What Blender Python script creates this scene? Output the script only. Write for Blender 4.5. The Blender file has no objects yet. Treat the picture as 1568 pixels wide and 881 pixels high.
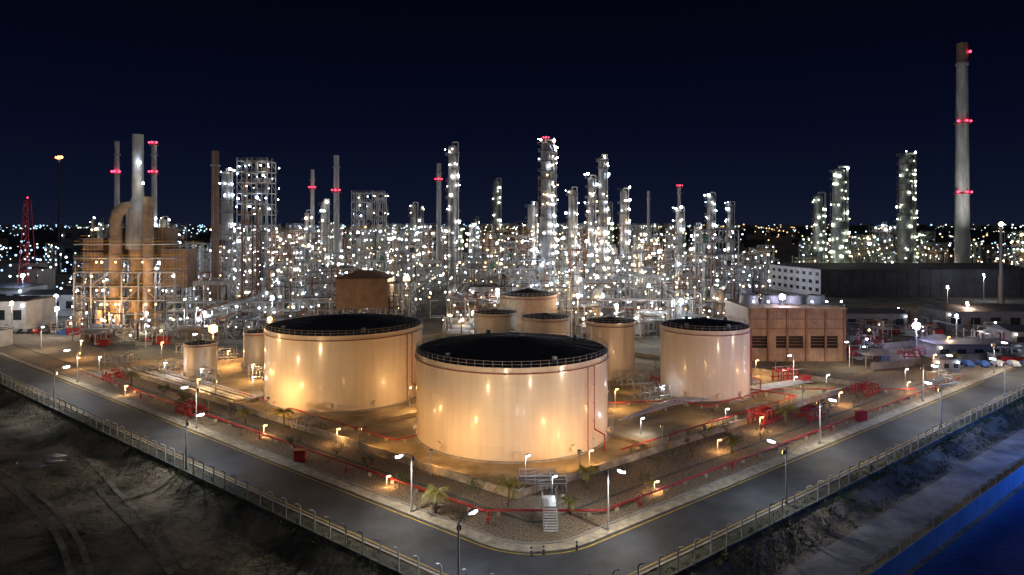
import bpy, math, random
from mathutils import Vector
R=random.Random(7)
sc=bpy.context.scene
# ------------------------------------------------------------------ materials
MATS={}
def mk(name,col,rough=0.6,metal=0.0,nscale=0.6,namt=0.25,bump=0.0,bscale=8.0,col2=None,stretch=None,coat=0.0,bdist=.3):
    m=bpy.data.materials.new(name); m.use_nodes=True
    nt=m.node_tree; b=nt.nodes['Principled BSDF']
    g=nt.nodes.new('ShaderNodeNewGeometry')
    src=g.outputs['Position']
    if stretch:
        mp=nt.nodes.new('ShaderNodeMapping'); mp.inputs['Scale'].default_value=stretch
        nt.links.new(src,mp.inputs['Vector']); src=mp.outputs['Vector']
    n=nt.nodes.new('ShaderNodeTexNoise'); n.inputs['Scale'].default_value=nscale
    n.inputs['Detail'].default_value=6; n.inputs['Roughness'].default_value=0.65
    nt.links.new(src,n.inputs['Vector'])
    r=nt.nodes.new('ShaderNodeValToRGB')
    c2=col2 if col2 else [c*(1-namt) for c in col]
    c1=[min(1,c*(1+namt*0.5)) for c in col]
    r.color_ramp.elements[0].position=0.35; r.color_ramp.elements[0].color=(*c2,1)
    r.color_ramp.elements[1].position=0.65; r.color_ramp.elements[1].color=(*c1,1)
    nt.links.new(n.outputs['Fac'],r.inputs['Fac'])
    nt.links.new(r.outputs['Color'],b.inputs['Base Color'])
    b.inputs['Roughness'].default_value=rough; b.inputs['Metallic'].default_value=metal
    b.inputs['Coat Weight'].default_value=coat
    if bump>0:
        n2=nt.nodes.new('ShaderNodeTexNoise'); n2.inputs['Scale'].default_value=bscale; n2.inputs['Detail'].default_value=5
        nt.links.new(g.outputs['Position'],n2.inputs['Vector'])
        bp=nt.nodes.new('ShaderNodeBump'); bp.inputs['Strength'].default_value=bump; bp.inputs['Distance'].default_value=bdist
        nt.links.new(n2.outputs['Fac'],bp.inputs['Height']); nt.links.new(bp.outputs['Normal'],b.inputs['Normal'])
    MATS[name]=m; return m
def shell(name,col,rough,rad):
    """painted steel plate courses wrapped round a tank (object space)"""
    m=bpy.data.materials.new(name); m.use_nodes=True; nt=m.node_tree; b=nt.nodes['Principled BSDF']; N=nt.nodes.new; L=nt.links.new
    tc=N('ShaderNodeTexCoord'); sp=N('ShaderNodeSeparateXYZ'); L(tc.outputs['Object'],sp.inputs[0])
    at=N('ShaderNodeMath'); at.operation='ARCTAN2'; L(sp.outputs['Y'],at.inputs[0]); L(sp.outputs['X'],at.inputs[1])
    mu=N('ShaderNodeMath'); mu.operation='MULTIPLY'; L(at.outputs[0],mu.inputs[0]); mu.inputs[1].default_value=rad
    cb=N('ShaderNodeCombineXYZ'); L(mu.outputs[0],cb.inputs[0]); L(sp.outputs['Z'],cb.inputs[1])
    br=N('ShaderNodeTexBrick'); L(cb.outputs[0],br.inputs['Vector']); br.inputs['Scale'].default_value=1; br.inputs['Brick Width'].default_value=8.5; br.inputs['Row Height'].default_value=2.45
    br.inputs['Mortar Size'].default_value=.04; br.inputs['Mortar Smooth'].default_value=.6; br.offset=.37
    br.inputs['Color1'].default_value=(*col,1); br.inputs['Color2'].default_value=(*[c*.965 for c in col],1); br.inputs['Mortar'].default_value=(*[c*.88 for c in col],1)
    mp=N('ShaderNodeMapping'); mp.inputs['Scale'].default_value=(1.1,.07,1); L(cb.outputs[0],mp.inputs['Vector'])
    n=N('ShaderNodeTexNoise'); n.inputs['Scale'].default_value=1; n.inputs['Detail'].default_value=6; L(mp.outputs[0],n.inputs['Vector'])
    r=N('ShaderNodeValToRGB'); r.color_ramp.elements[0].position=.3; r.color_ramp.elements[0].color=(.86,.83,.80,1); r.color_ramp.elements[1].position=.6; r.color_ramp.elements[1].color=(1,1,1,1); L(n.outputs['Fac'],r.inputs['Fac'])
    mx=N('ShaderNodeMix'); mx.data_type='RGBA'; mx.blend_type='MULTIPLY'; mx.inputs[0].default_value=.7; L(br.outputs['Color'],mx.inputs[6]); L(r.outputs['Color'],mx.inputs[7])
    L(mx.outputs[2],b.inputs['Base Color']); b.inputs['Roughness'].default_value=rough; b.inputs['Coat Weight'].default_value=.35; b.inputs['Coat Roughness'].default_value=.13
    n3=N('ShaderNodeTexNoise'); n3.inputs['Scale'].default_value=.5; L(cb.outputs[0],n3.inputs['Vector'])
    bp=N('ShaderNodeBump'); bp.inputs['Strength'].default_value=.35; bp.inputs['Distance'].default_value=.12; L(n3.outputs['Fac'],bp.inputs['Height']); L(bp.outputs['Normal'],b.inputs['Normal'])
    MATS[name]=m
def emis(name,col,st,sample=True):
    m=bpy.data.materials.new(name); m.use_nodes=True; nt=m.node_tree
    nt.nodes.remove(nt.nodes['Principled BSDF'])
    e=nt.nodes.new('ShaderNodeEmission'); e.inputs['Color'].default_value=(*col,1); e.inputs['Strength'].default_value=st
    nt.links.new(e.outputs[0],nt.nodes['Material Output'].inputs['Surface'])
    if not sample:
        try: m.cycles.emission_sampling='NONE'
        except Exception: pass
    MATS[name]=m
mk('steel',(.40,.41,.42),.5,.25); mk('alu',(.60,.60,.60),.4,.35); mk('dark_steel',(.09,.09,.095),.6,.2); mk('galvanised',(.5,.5,.5),.5,.2)
mk('rust_steel',(.30,.15,.09),.7,.1); mk('concrete',(.34,.31,.27),.85,0,.5,.3,.2,6); mk('old_concrete',(.13,.125,.11),.9,0,.6,.5,.3,5)
mk('kerb_concrete',(.45,.38,.28),.85,0,.8,.4,.2,6); mk('verge_soil',(.11,.10,.07),.95,0,.8,.6,.6,4)
mk('asphalt',(.052,.056,.067),.7,0,.18,.5,.25,14); mk('yard_asphalt',(.085,.083,.08),.8,0,.12,.5,.2,8)
mk('gravel',(.31,.235,.16),.95,0,3.2,.72,1.0,5.0); mk('yard_ground',(.18,.16,.125),.9,0,.15,.6,.4,3)
mk('bund_floor',(.43,.34,.20),.9,0,.12,.55,.35,3)
mk('sand',(.30,.225,.15),.95,0,.10,.75,1.0,1.2,col2=(.055,.048,.03),bdist=.6); mk('track_sand',(.30,.27,.25),.95,0,.2,.5,.8,2); mk('dirt_track',(.34,.27,.19),.95,0,.5,.5,.8,3)
mk('mud',(.05,.045,.045),.18,0,.6,.3,.2,2)
shell('tank_shell',(.81,.71,.58),.36,17.3); shell('tank_pink',(.77,.68,.60),.4,9.6)
mk('tank_silver',(.60,.58,.55),.45,.1,.4,.2,stretch=(1,1,.15)); mk('roof_black',(.022,.022,.026),.75,0,.3,.5,.2,2)
mk('tan_clad',(.42,.30,.20),.6,0,.4,.3); mk('brown_clad',(.28,.18,.125),.6,0,.4,.3); mk('white_wall',(.66,.66,.65),.6,0,.3,.25)
mk('grey_roof',(.10,.10,.115),.7,0,.2,.35); mk('low_wall_grey',(.25,.24,.24),.7,0,.3,.3); mk('red_paint',(.45,.03,.03),.4,0,1,.3); mk('yellow_paint',(.70,.45,.04),.7,0,1,.4)
mk('white_paint',(.75,.75,.75),.7,0,1,.3); mk('stack_grey',(.50,.50,.51),.6,.1,.35,.4,stretch=(1,1,.2)); mk('column_metal',(.46,.46,.47),.42,.45,.4,.45,stretch=(1,1,.35)); mk('opening',(.02,.018,.015),.8)
mk('glass',(.03,.04,.05),.15); mk('foliage',(.08,.115,.03),.7,0,1.5,.6); mk('palm_leaf',(.24,.22,.05),.6,0,1.5,.5); mk('bark',(.16,.11,.07),.9,0,3,.4)
mk('dry_brush',(.11,.10,.055),.9,0,1.5,.6); mk('blue_lit_wall',(.30,.45,.65),.6,0,.4,.2); mk('blue_lit_water',(.02,.06,.20),.35,0,.1,.5,.3,1.2)  # wall and water base colours tinted blue to carry the blue light there
mk('green_paint',(.10,.32,.18),.5); mk('blue_paint',(.10,.2,.5),.5); mk('canvas',(.45,.45,.47),.8)
emis('lamp_cool',(.72,.86,1.0),21); emis('lamp_white',(1,.93,.82),21); emis('lamp_warm',(1,.68,.34),21); emis('lamp_sodium',(1,.45,.12),20)
emis('lamp_red',(1,.03,.08),10,False); emis('lamp_green',(.88,1,.72),16); emis('lamp_street',(.84,.90,1.0),16,False); emis('lamp_violet',(.72,.68,1.0),40,False)
emis('far_cool',(.40,.68,1),3.2,False); emis('far_warm',(1,.62,.3),2.5,False); emis('far_white',(.85,.95,.9),3.5,False); emis('flame',(1,.25,.06),12,False)
# ------------------------------------------------------------------ mesh builder
def icosa():
    t=(1+5**.5)/2; v=[(-1,t,0),(1,t,0),(-1,-t,0),(1,-t,0),(0,-1,t),(0,1,t),(0,-1,-t),(0,1,-t),(t,0,-1),(t,0,1),(-t,0,-1),(-t,0,1)]
    l=(1+t*t)**.5; v=[(a/l,b/l,c/l) for a,b,c in v]
    f=[(0,11,5),(0,5,1),(0,1,7),(0,7,10),(0,10,11),(1,5,9),(5,11,4),(11,10,2),(10,7,6),(7,1,8),(3,9,4),(3,4,2),(3,2,6),(3,6,8),(3,8,9),(4,9,5),(2,4,11),(6,2,10),(8,6,7),(9,8,1)]
    return v,f
IV,IF=icosa()
CS={n:[(math.cos(2*math.pi*i/n),math.sin(2*math.pi*i/n)) for i in range(n)] for n in range(3,129)}
class MB:
    def __init__(s,x=0,y=0,z=0): s.o=(x,y,z); s.v=[]; s.f=[]; s.mi=[]; s.sm=[]; s.slots=[]
    def slot(s,m):
        if m not in s.slots: s.slots.append(m)
        return s.slots.index(m)
    def add(s,vs,fs,m,smooth=False):
        b=len(s.v); s.v+=vs; k=s.slot(m)
        for f in fs: s.f.append(tuple(i+b for i in f)); s.mi.append(k); s.sm.append(smooth)
    def box(s,x0,y0,z0,x1,y1,z1,m):
        s.add([(x0,y0,z0),(x1,y0,z0),(x1,y1,z0),(x0,y1,z0),(x0,y0,z1),(x1,y0,z1),(x1,y1,z1),(x0,y1,z1)],
              [(0,3,2,1),(4,5,6,7),(0,1,5,4),(1,2,6,5),(2,3,7,6),(3,0,4,7)],m)
    def obox(s,cx,cy,z0,z1,lx,ly,a,m):
        c,n=math.cos(a),math.sin(a); vs=[]
        for z in (z0,z1):
            for dx,dy in ((-lx/2,-ly/2),(lx/2,-ly/2),(lx/2,ly/2),(-lx/2,ly/2)):
                vs.append((cx+dx*c-dy*n,cy+dx*n+dy*c,z))
        s.add(vs,[(0,3,2,1),(4,5,6,7),(0,1,5,4),(1,2,6,5),(2,3,7,6),(3,0,4,7)],m)
    def cyl(s,p0,p1,r0,r1=None,n=8,m='steel',caps=True,smooth=True):
        if r1 is None: r1=r0
        d=Vector(p1)-Vector(p0)
        if d.length<1e-6: return
        d.normalize()
        a=Vector((0,0,1)) if abs(d.z)<.9 else Vector((1,0,0))
        e1=d.cross(a).normalized(); e2=d.cross(e1)
        A=[];B=[]
        for c,q in CS[n]:
            w=e1*c+e2*q
            A.append((p0[0]+w.x*r0,p0[1]+w.y*r0,p0[2]+w.z*r0)); B.append((p1[0]+w.x*r1,p1[1]+w.y*r1,p1[2]+w.z*r1))
        s.add(A+B,[(i,(i+1)%n,n+(i+1)%n,n+i)[::-1] for i in range(n)],m,smooth)
        if caps:
            s.add(A,[tuple(range(n))],m); s.add(B,[tuple(range(n))[::-1]],m)
    def beam(s,p0,p1,w,m='steel'): s.cyl(p0,p1,w*.7,w*.7,4,m,False,False)
    def bulb(s,x,y,z,r,m): s.add([(x+a*r,y+b*r,z+c*r) for a,b,c in IV],IF,m,True)
    def ellip(s,x,y,z,rx,ry,rz,a,m):
        c,n=math.cos(a),math.sin(a); s.add([(x+p*rx*c-q*ry*n,y+p*rx*n+q*ry*c,z+t*rz) for p,q,t in IV],IF,m,True)
    def ring(s,cx,cy,z,r,w,n,m,a0=0,a1=2*math.pi):
        p=None
        for i in range(n+1):
            a=a0+(a1-a0)*i/n; q=(cx+r*math.cos(a),cy+r*math.sin(a),z)
            if p: s.beam(p,q,w,m)
            p=q
    def annulus(s,cx,cy,z0,z1,ri,ro,n,m,a0=0,a1=2*math.pi):
        vs=[];fs=[]
        for i in range(n+1):
            a=a0+(a1-a0)*i/n; c,q=math.cos(a),math.sin(a)
            vs+=[(cx+ri*c,cy+ri*q,z0),(cx+ro*c,cy+ro*q,z0),(cx+ro*c,cy+ro*q,z1),(cx+ri*c,cy+ri*q,z1)]
        for i in range(n):
            b=4*i
            for k in range(4): fs.append((b+k,b+(k+1)%4,b+4+(k+1)%4,b+4+k)[::-1])
        s.add(vs,fs,m)
    def dome(s,cx,cy,z,r,h,n,m,k=4):
        for i in range(1,k+1):
            a=(i-1)/k*math.pi/2; b=i/k*math.pi/2
            s.cyl((cx,cy,z+h*math.sin(a)),(cx,cy,z+h*math.sin(b)),r*math.cos(a),max(.01,r*math.cos(b)),n,m,False)
    def path(s,pts,r,m='alu',n=6):
        for a,b in zip(pts,pts[1:]): s.cyl(a,b,r,r,n,m,True)
    def done(s,name,parent=None):
        me=bpy.data.meshes.new(name); ox,oy,oz=s.o
        me.from_pydata([(a-ox,b-oy,c-oz) for a,b,c in s.v],[],s.f)
        for k in s.slots: me.materials.append(MATS[k])
        me.polygons.foreach_set('material_index',s.mi); me.polygons.foreach_set('use_smooth',s.sm); me.update()
        o=bpy.data.objects.new(name,me); o.location=s.o; sc.collection.objects.link(o)
        return o
def light(name,kind,loc,power,col,parent=None,radius=.3,target=None,angle=150,blend=.6):
    l=bpy.data.lights.new(name,kind); l.energy=power; l.color=col
    if kind!='SUN': l.shadow_soft_size=radius
    if kind=='SPOT': l.spot_size=math.radians(angle); l.spot_blend=blend
    o=bpy.data.objects.new(name,l); sc.collection.objects.link(o)
    o.location=loc
    if target is not None: o.rotation_euler=(Vector(target)-Vector(loc)).to_track_quat('-Z','Y').to_euler()
    if parent:
        o.location=Vector(loc)-parent.location; o.parent=parent
    return o
# ------------------------------------------------------------------ site geometry
C0=(2.8,75.8); dL=(-.781,.625); dR=(.781,.625); nL=(.625,.781); nR=(-.625,.781); RC=10.0; SN=.781
def offs(w,uL=300,uR=300,nseg=40,na=14):
    pts=[]
    if w<RC-.5:
        cc=(C0[0],C0[1]+RC/SN); r=RC-w
        fL=(cc[0]-r*nL[0],cc[1]-r*nL[1]); fR=(cc[0]-r*nR[0],cc[1]-r*nR[1])
        a0=math.atan2(-nL[1],-nL[0]); a1=math.atan2(-nR[1],-nR[0])
        arc=[(cc[0]+r*math.cos(a0+(a1-a0)*i/na),cc[1]+r*math.sin(a0+(a1-a0)*i/na)) for i in range(1,na)]
    else:
        fL=fR=(C0[0],C0[1]+w/SN); arc=[fL]*(na-1)
    for i in range(nseg,-1,-1):
        u=uL*i/nseg; pts.append((fL[0]+dL[0]*u,fL[1]+dL[1]*u))
    pts+=arc
    for i in range(nseg+1):
        u=uR*i/nseg; pts.append((fR[0]+dR[0]*u,fR[1]+dR[1]*u))
    return pts
def wdist(x,y):
    a=(x-C0[0])*nL[0]+(y-C0[1])*nL[1]; b=(x-C0[0])*nR[0]+(y-C0[1])*nR[1]
    return min(a,b),a,b
def strip(name,w0,w1,z,m,z1=None,**k):
    A=offs(w0,**k);B=offs(w1,**k); M=MB(); n=len(A); z1=z if z1 is None else z1
    M.add([(a,b,z) for a,b in A]+[(a,b,z1) for a,b in B],[(i,i+1,n+i+1,n+i) for i in range(n-1)],m); return M.done(name)
def wallstrip(M,w0,w1,z0,z1,m,**k):
    A=offs(w0,**k);B=offs(w1,**k);n=len(A)
    vs=[(a,b,z0) for a,b in A]+[(a,b,z0) for a,b in B]+[(a,b,z1) for a,b in B]+[(a,b,z1) for a,b in A]; fs=[]
    for i in range(n-1):
        for p,q in ((0,1),(1,2),(2,3),(3,0)): fs.append((p*n+i,p*n+i+1,q*n+i+1,q*n+i))
    M.add(vs,fs,m)
def hnoise(x,y):
    return (math.sin(x*.21+y*.13)+math.sin(x*.09-y*.17+2)+.6*math.sin(x*.47+y*.39+1)+.5*math.sin(x*.8-y*.6)+.35*math.sin(x*1.3+y*1.1))*.2
def gz(x,y):
    w,a,b=wdist(x,y)
    if w>-11.6: return -.06
    t=min(1,(-11.6-w)/3.2); t=t*t*(3-2*t); z=-.06-1.9*t
    if a<b and w<-15:
        f=min(1,(-15-w)/5); d=math.hypot(x+79,y-115)
        if d<9: f*=max(0,(d-5)/4)
        z+=hnoise(x,y)*f*1.0
    return z
xs=[-7000,-3000,-1500,-800,-450,-300,-220]+[-170+1.6*i for i in range(213)]+[220,300,450,800,1500,3000,7000]
ys=[-400,-100,0,25]+[40+1.6*i for i in range(113)]+[260,350,500,800,1500,3000,6000,9000]
M=MB(); M.add([(x,y,gz(x,y)) for y in ys for x in xs],[(j*len(xs)+i,j*len(xs)+i+1,(j+1)*len(xs)+i+1,(j+1)*len(xs)+i) for j in range(len(ys)-1) for i in range(len(xs)-1)],'sand',True)
M.done('ground')
M=MB(); P=[(-230,262),(2.8,75.8),(235,262),(600,520),(500,900),(-700,900),(-650,500)]
M.add([(a,b,-.03) for a,b in P],[tuple(range(7))],'yard_ground'); M.done('refinery_yard')
strip('road',-.15,-8.6,.0,'asphalt'); strip('road_verge',-8.9,-11.2,.02,'verge_soil')
strip('yellow_line',-.55,-.72,.006,'yellow_paint'); strip('edge_line',-7.9,-8.05,.006,'yellow_paint')
M=MB(); wallstrip(M,.15,-.15,-.05,.14,'kerb_concrete'); wallstrip(M,-8.6,-8.9,-.05,.14,'kerb_concrete'); M.done('kerb')
strip('pavement',.15,1.6,.10,'kerb_concrete'); strip('gravel_bed',1.9,22,.02,'gravel')
M=MB(); wallstrip(M,1.6,1.9,-.05,.22,'concrete'); wallstrip(M,7.6,8.0,-.05,.10,'old_concrete'); M.done('gravel_kerb')
M=MB(); BP=[(-93.6,169),(.4,93.7),(80,157.3),(-14,232.6)]
M.add([(a,b,.05) for a,b in BP],[(0,1,2,3)],'bund_floor'); M.done('tank_farm_floor')
def wallseg(M,a,b,h,t,m):
    d=math.hypot(b[0]-a[0],b[1]-a[1]); an=math.atan2(b[1]-a[1],b[0]-a[0])
    M.obox((a[0]+b[0])/2,(a[1]+b[1])/2,0,h,d,t,an,m)
M=MB(.4,93.7,0)
for i in range(4): wallseg(M,BP[i],BP[(i+1)%4],1.1+.01*i,.45,'kerb_concrete')
wallseg(M,(-34,121.4),(8,155),.8,.3,'kerb_concrete'); wallseg(M,(24,112.6),(-2,146),.7,.3,'kerb_concrete')
M.done('bund_wall')
M=MB(); M.add([(-330,196,.01),(-70,204,.01),(-70,213,.01),(-330,208,.01)],[(0,1,2,3)],'yard_asphalt')
M.add([(84,163,.012),(250,163,.012),(250,172,.012),(84,172,.012)],[(0,1,2,3)],'yard_asphalt')
M.add([(-34,236,.011),(-25,236,.011),(-25,460,.011),(-34,460,.011)],[(0,1,2,3)],'yard_asphalt'); M.done('service_road')
strip('sand_track',-16.2,-21.5,-1.9,'track_sand',uL=3)
# wheel ruts over the open ground on the left
M=MB(-90,120,-2)
for ctrl,off in (((-128,150,-96,128,-84,104,-66,84),0),((-110,152,-88,132,-70,112,-38,78),0),((-100,120,-86,112,-60,96,-44,70),0)):
    for so in (-.9,.9):
        L_=[]
        for i in range(61):
            t=i/60; q=1-t; b0,b1,b2,b3=q**3,3*q*q*t,3*q*t*t,t**3
            x=b0*ctrl[0]+b1*ctrl[2]+b2*ctrl[4]+b3*ctrl[6]; y=b0*ctrl[1]+b1*ctrl[3]+b2*ctrl[5]+b3*ctrl[7]; L_.append((x,y))
        for i in range(60):
            (xa,ya),(xb,yb)=L_[i],L_[i+1]; d=math.hypot(xb-xa,yb-ya); px,py=-(yb-ya)/d,(xb-xa)/d
            q=[(xa+px*(so-.35),ya+py*(so-.35)),(xb+px*(so-.35),yb+py*(so-.35)),(xb+px*(so+.35),yb+py*(so+.35)),(xa+px*(so+.35),ya+py*(so+.35))]
            if all(wdist(*p)[0]<-15.5 for p in q): M.add([(p[0],p[1],gz(*p)+.07) for p in q],[(0,1,2,3)],'dirt_track')
M.done('dirt_track')
M=MB(0,60,0); wallstrip(M,-11.2,-11.55,-2.2,.55,'old_concrete'); M.done('retaining_wall')
def fence(name,w,step,h,z,ll=170,lr=170,m='galvanised',skipL=False):
    P=offs(w,uL=ll,uR=lr,nseg=60); M=MB(P[0][0],P[0][1],z)
    pts=[P[0]]; acc=0
    for a,b in zip(P,P[1:]):
        L=math.hypot(b[0]-a[0],b[1]-a[1])
        if L<1e-6: continue
        t=step-acc
        while t<=L: pts.append((a[0]+(b[0]-a[0])*t/L,a[1]+(b[1]-a[1])*t/L)); t+=step
        acc=(acc+L)%step
    if skipL: pts=[p for p in pts if p[0]>C0[0]+4]
    last=None
    for x,y in pts:
        ins=(-.5 if x>C0[0] else .5,.65)
        M.path([(x,y,z),(x,y,z+h),(x-ins[0]*.35,y-ins[1]*.35,z+h+.35),(x-ins[0]*.9,y-ins[1]*.9,z+h+.5)],.085,m,5)
        if last:
            for i,zz in enumerate((.2,h*.25,h*.5,h*.75,h*.98)): M.beam((last[0],last[1],z+zz),(x,y,z+zz),.012,'dark_steel')
        last=(x,y)
    M.done(name)
fence('perimeter_fence',-11.38,3.0,2.3,.55); fence('chain_link_fence',-22.6,3.4,1.8,-1.95,ll=1,skipL=True)
M=MB(60,90,-1.9)
P=[(x,y) for x,y in offs(-24.6,uL=1,uR=200,nseg=90) if x>20]
for i,(a,b) in enumerate(zip(P,P[1:])):
    wallseg(M,a,b,.9+.012*(i%3),.12+.05*(i%2),'blue_lit_wall')
for i in range(len(M.v)):
    x,y,z=M.v[i]; M.v[i]=(x,y,z-2.0 if z<.01 else z-.3)
M.done('blue_lit_boundary_wall')
A=[p for p in offs(-25.4,uL=1,uR=260) if p[0]>8]
M=MB(); n=len(A); M.add([(a,b,-1.86) for a,b in A]+[(a+90,b-70,-1.86) for a,b in A],[(i,i+1,n+i+1,n+i) for i in range(n-1)],'blue_lit_water'); M.done('water')
M=MB(-77,114,-1.9)
for cx,cy,rx,ry,k in ((-79.5,116,2.6,1.9,0),(-77,114,1.7,1.0,1),(-78.2,111.6,2.0,1.2,2),(-81.5,113.2,1.1,.7,3)):
    M.add([(cx+rx*math.cos(a/40*6.283)*(1+.28*math.sin(a*.471+k)+.14*math.sin(a*.942*1.0+k)),cy+ry*math.sin(a/40*6.283)*(1+.25*math.cos(a*.314+k)+.12*math.sin(a*1.1)),-1.9+.004*k) for a in range(40)],[tuple(range(40))],'mud')
M.done('puddle')
def leafmass(name,pts,m,seed=1,s=.28):
    r=random.Random(seed); M=MB(*pts[0][:3])
    for x,y,z,rad,n in pts:
        for _ in range(n):
            a=r.uniform(0,6.28);q=rad*r.random()**.5; px,py,pz=x+q*math.cos(a),y+q*math.sin(a),z+r.random()**1.5*rad*1.1
            d=Vector((r.uniform(-1,1),r.uniform(-1,1),r.uniform(-.2,1.2))).normalized(); e=d.cross(Vector((r.random(),r.random(),.1))).normalized()
            k=s*r.uniform(.5,1.3)
            M.add([(px,py,pz),(px+d.x*k+e.x*k*.35,py+d.y*k+e.y*k*.35,pz+d.z*k),(px+d.x*2*k,py+d.y*2*k,pz+d.z*2*k),(px+d.x*k-e.x*k*.35,py+d.y*k-e.y*k*.35,pz+d.z*k)],[(0,1,2,3)],m)
    return M.done(name)
P=offs(-12.2,uL=150,uR=150,nseg=190); pts=[]
for x,y in P:
    if R.random()<.62: pts.append((x+R.uniform(-.4,.4),y+R.uniform(-.4,.4),gz(x,y),R.uniform(.3,.95),R.randint(12,34)))
leafmass('hedge',pts,'foliage',3)
P=offs(-10.4,uL=150,uR=150,nseg=190); pts=[]
for x,y in P:
    if R.random()<.7: pts.append((x+R.uniform(-.5,.5),y+R.uniform(-.3,.3),.02,R.uniform(.2,.7),R.randint(10,26)))
leafmass('roadside_plants',pts,'foliage',9,.2)
pts=[]
for _ in range(620):
    u=R.uniform(0,150); s_=R.choice((0,1)); w=R.uniform(-15.5,-12.5) if s_ else R.uniform(-60,-14)
    base=offs(-12,uL=0.1,uR=.1,nseg=1)
    if s_: x=base[-1][0]+dR[0]*u+nR[0]*(w+12); y=base[-1][1]+dR[1]*u+nR[1]*(w+12)
    else:
        if R.random()<.5: continue
        x=base[0][0]+dL[0]*u+nL[0]*(w+12); y=base[0][1]+dL[1]*u+nL[1]*(w+12)
    if math.hypot(x+78,y-114)<7: continue
    pts.append((x,y,gz(x,y)-.05,R.uniform(.3,1.0),R.randint(8,26)))
leafmass('wild_grass',pts,'dry_brush',5,.25)
pts=[]
for _ in range(150):
    u=R.uniform(0,120); w=R.choice((R.uniform(2.4,4.5),R.uniform(8.5,12))); b=offs(w,uL=u+.1,uR=u+.1,nseg=1); x,y=b[0] if R.random()<.5 else b[-1]
    pts.append((x,y,.02,R.uniform(.15,.45),R.randint(6,14)))
leafmass('gravel_bed_weeds',pts,'foliage',15,.15)
def palm(x,y,h):
    M=MB(x,y,0); r=random.Random(int(x*10+y)); bx,by=r.uniform(-.3,.3),r.uniform(-.3,.3); top=(x+bx,y+by,h*.6)
    M.cyl((x,y,0),(x+bx*.4,y+by*.4,h*.3),.2,.15,7,'bark'); M.cyl((x+bx*.4,y+by*.4,h*.3),top,.15,.12,7,'bark')
    for i in range(15):
        a=i*2.4+r.uniform(-.2,.2); L=h*.5*r.uniform(.8,1.15); el=r.uniform(.2,1.2); p=Vector(top); d=Vector((math.cos(a)*math.cos(el),math.sin(a)*math.cos(el),math.sin(el)))
        for k in range(7):
            q=p+d*L/7; M.beam(tuple(p),tuple(q),.03,'palm_leaf')
            sd=d.cross(Vector((0,0,1)))
            if sd.length<.01: sd=Vector((1,0,0))
            sd.normalize(); ll=.62*h/4*math.sin((k+1)/8*3.14)+.1
            for sg in (1,-1):
                t=p+sd*sg*ll+d*ll*.5+Vector((0,0,-ll*.45)); w=d*.12
                M.add([tuple(p),tuple(p+w),tuple(t)],[(0,1,2)],'palm_leaf')
                p2=p+d*L/14; t=t+d*L/14; M.add([tuple(p2),tuple(p2+w),tuple(t)],[(0,1,2)],'palm_leaf')
            p=q; d=(d+Vector((0,0,-.27))).normalized()
    M.done('palm_tree')
for x,y,h in ((-9.9,88.9,4.6),(-.5,91.2,4.8),(10.8,97,4.2),(7.6,88.8,3),(-42,126,4.8),(-50,128,3.6),(51,127,5),(112,174,5.5),(-66,138,3.8),(-88,158,4.2),(36,112,3.6)): palm(x,y,h)
def shrub(x,y,h):
    r=random.Random(int(x*7+y*3)); M=MB(x,y,0); M.cyl((x,y,0),(x,y,h*.45),.07,.05,6,'bark')
    for i in range(7):
        a=r.uniform(0,6.28); e=(x+math.cos(a)*h*.35,y+math.sin(a)*h*.35,h*r.uniform(.6,1)); M.cyl((x,y,h*r.uniform(.2,.45)),e,.04,.015,5,'bark')
        for _ in range(34):
            p=[e[k]+r.gauss(0,h*.1) for k in range(3)]; d=[r.uniform(-.18,.18) for _ in range(6)]
            M.add([tuple(p),(p[0]+d[0],p[1]+d[1],p[2]+d[2]),(p[0]+d[3],p[1]+d[4],p[2]+d[5])],[(0,1,2)],'foliage')
    M.done('young_tree')
for x,y,h in ((22,103,2.6),(29,110,3),(33,117,2.6),(43,118,2.6),(-4.5,93,2.8),(-22,104,2.2),(-28,109,2.4),(62,134,2.6),(-76,149,2.4),(19,97,2),(-16,97,2.4),(38,121,2.4),(25,106,3),(-36,113,2.4),(-55,133,2.6),(70,140,2.8)): shrub(x,y,h)
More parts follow.
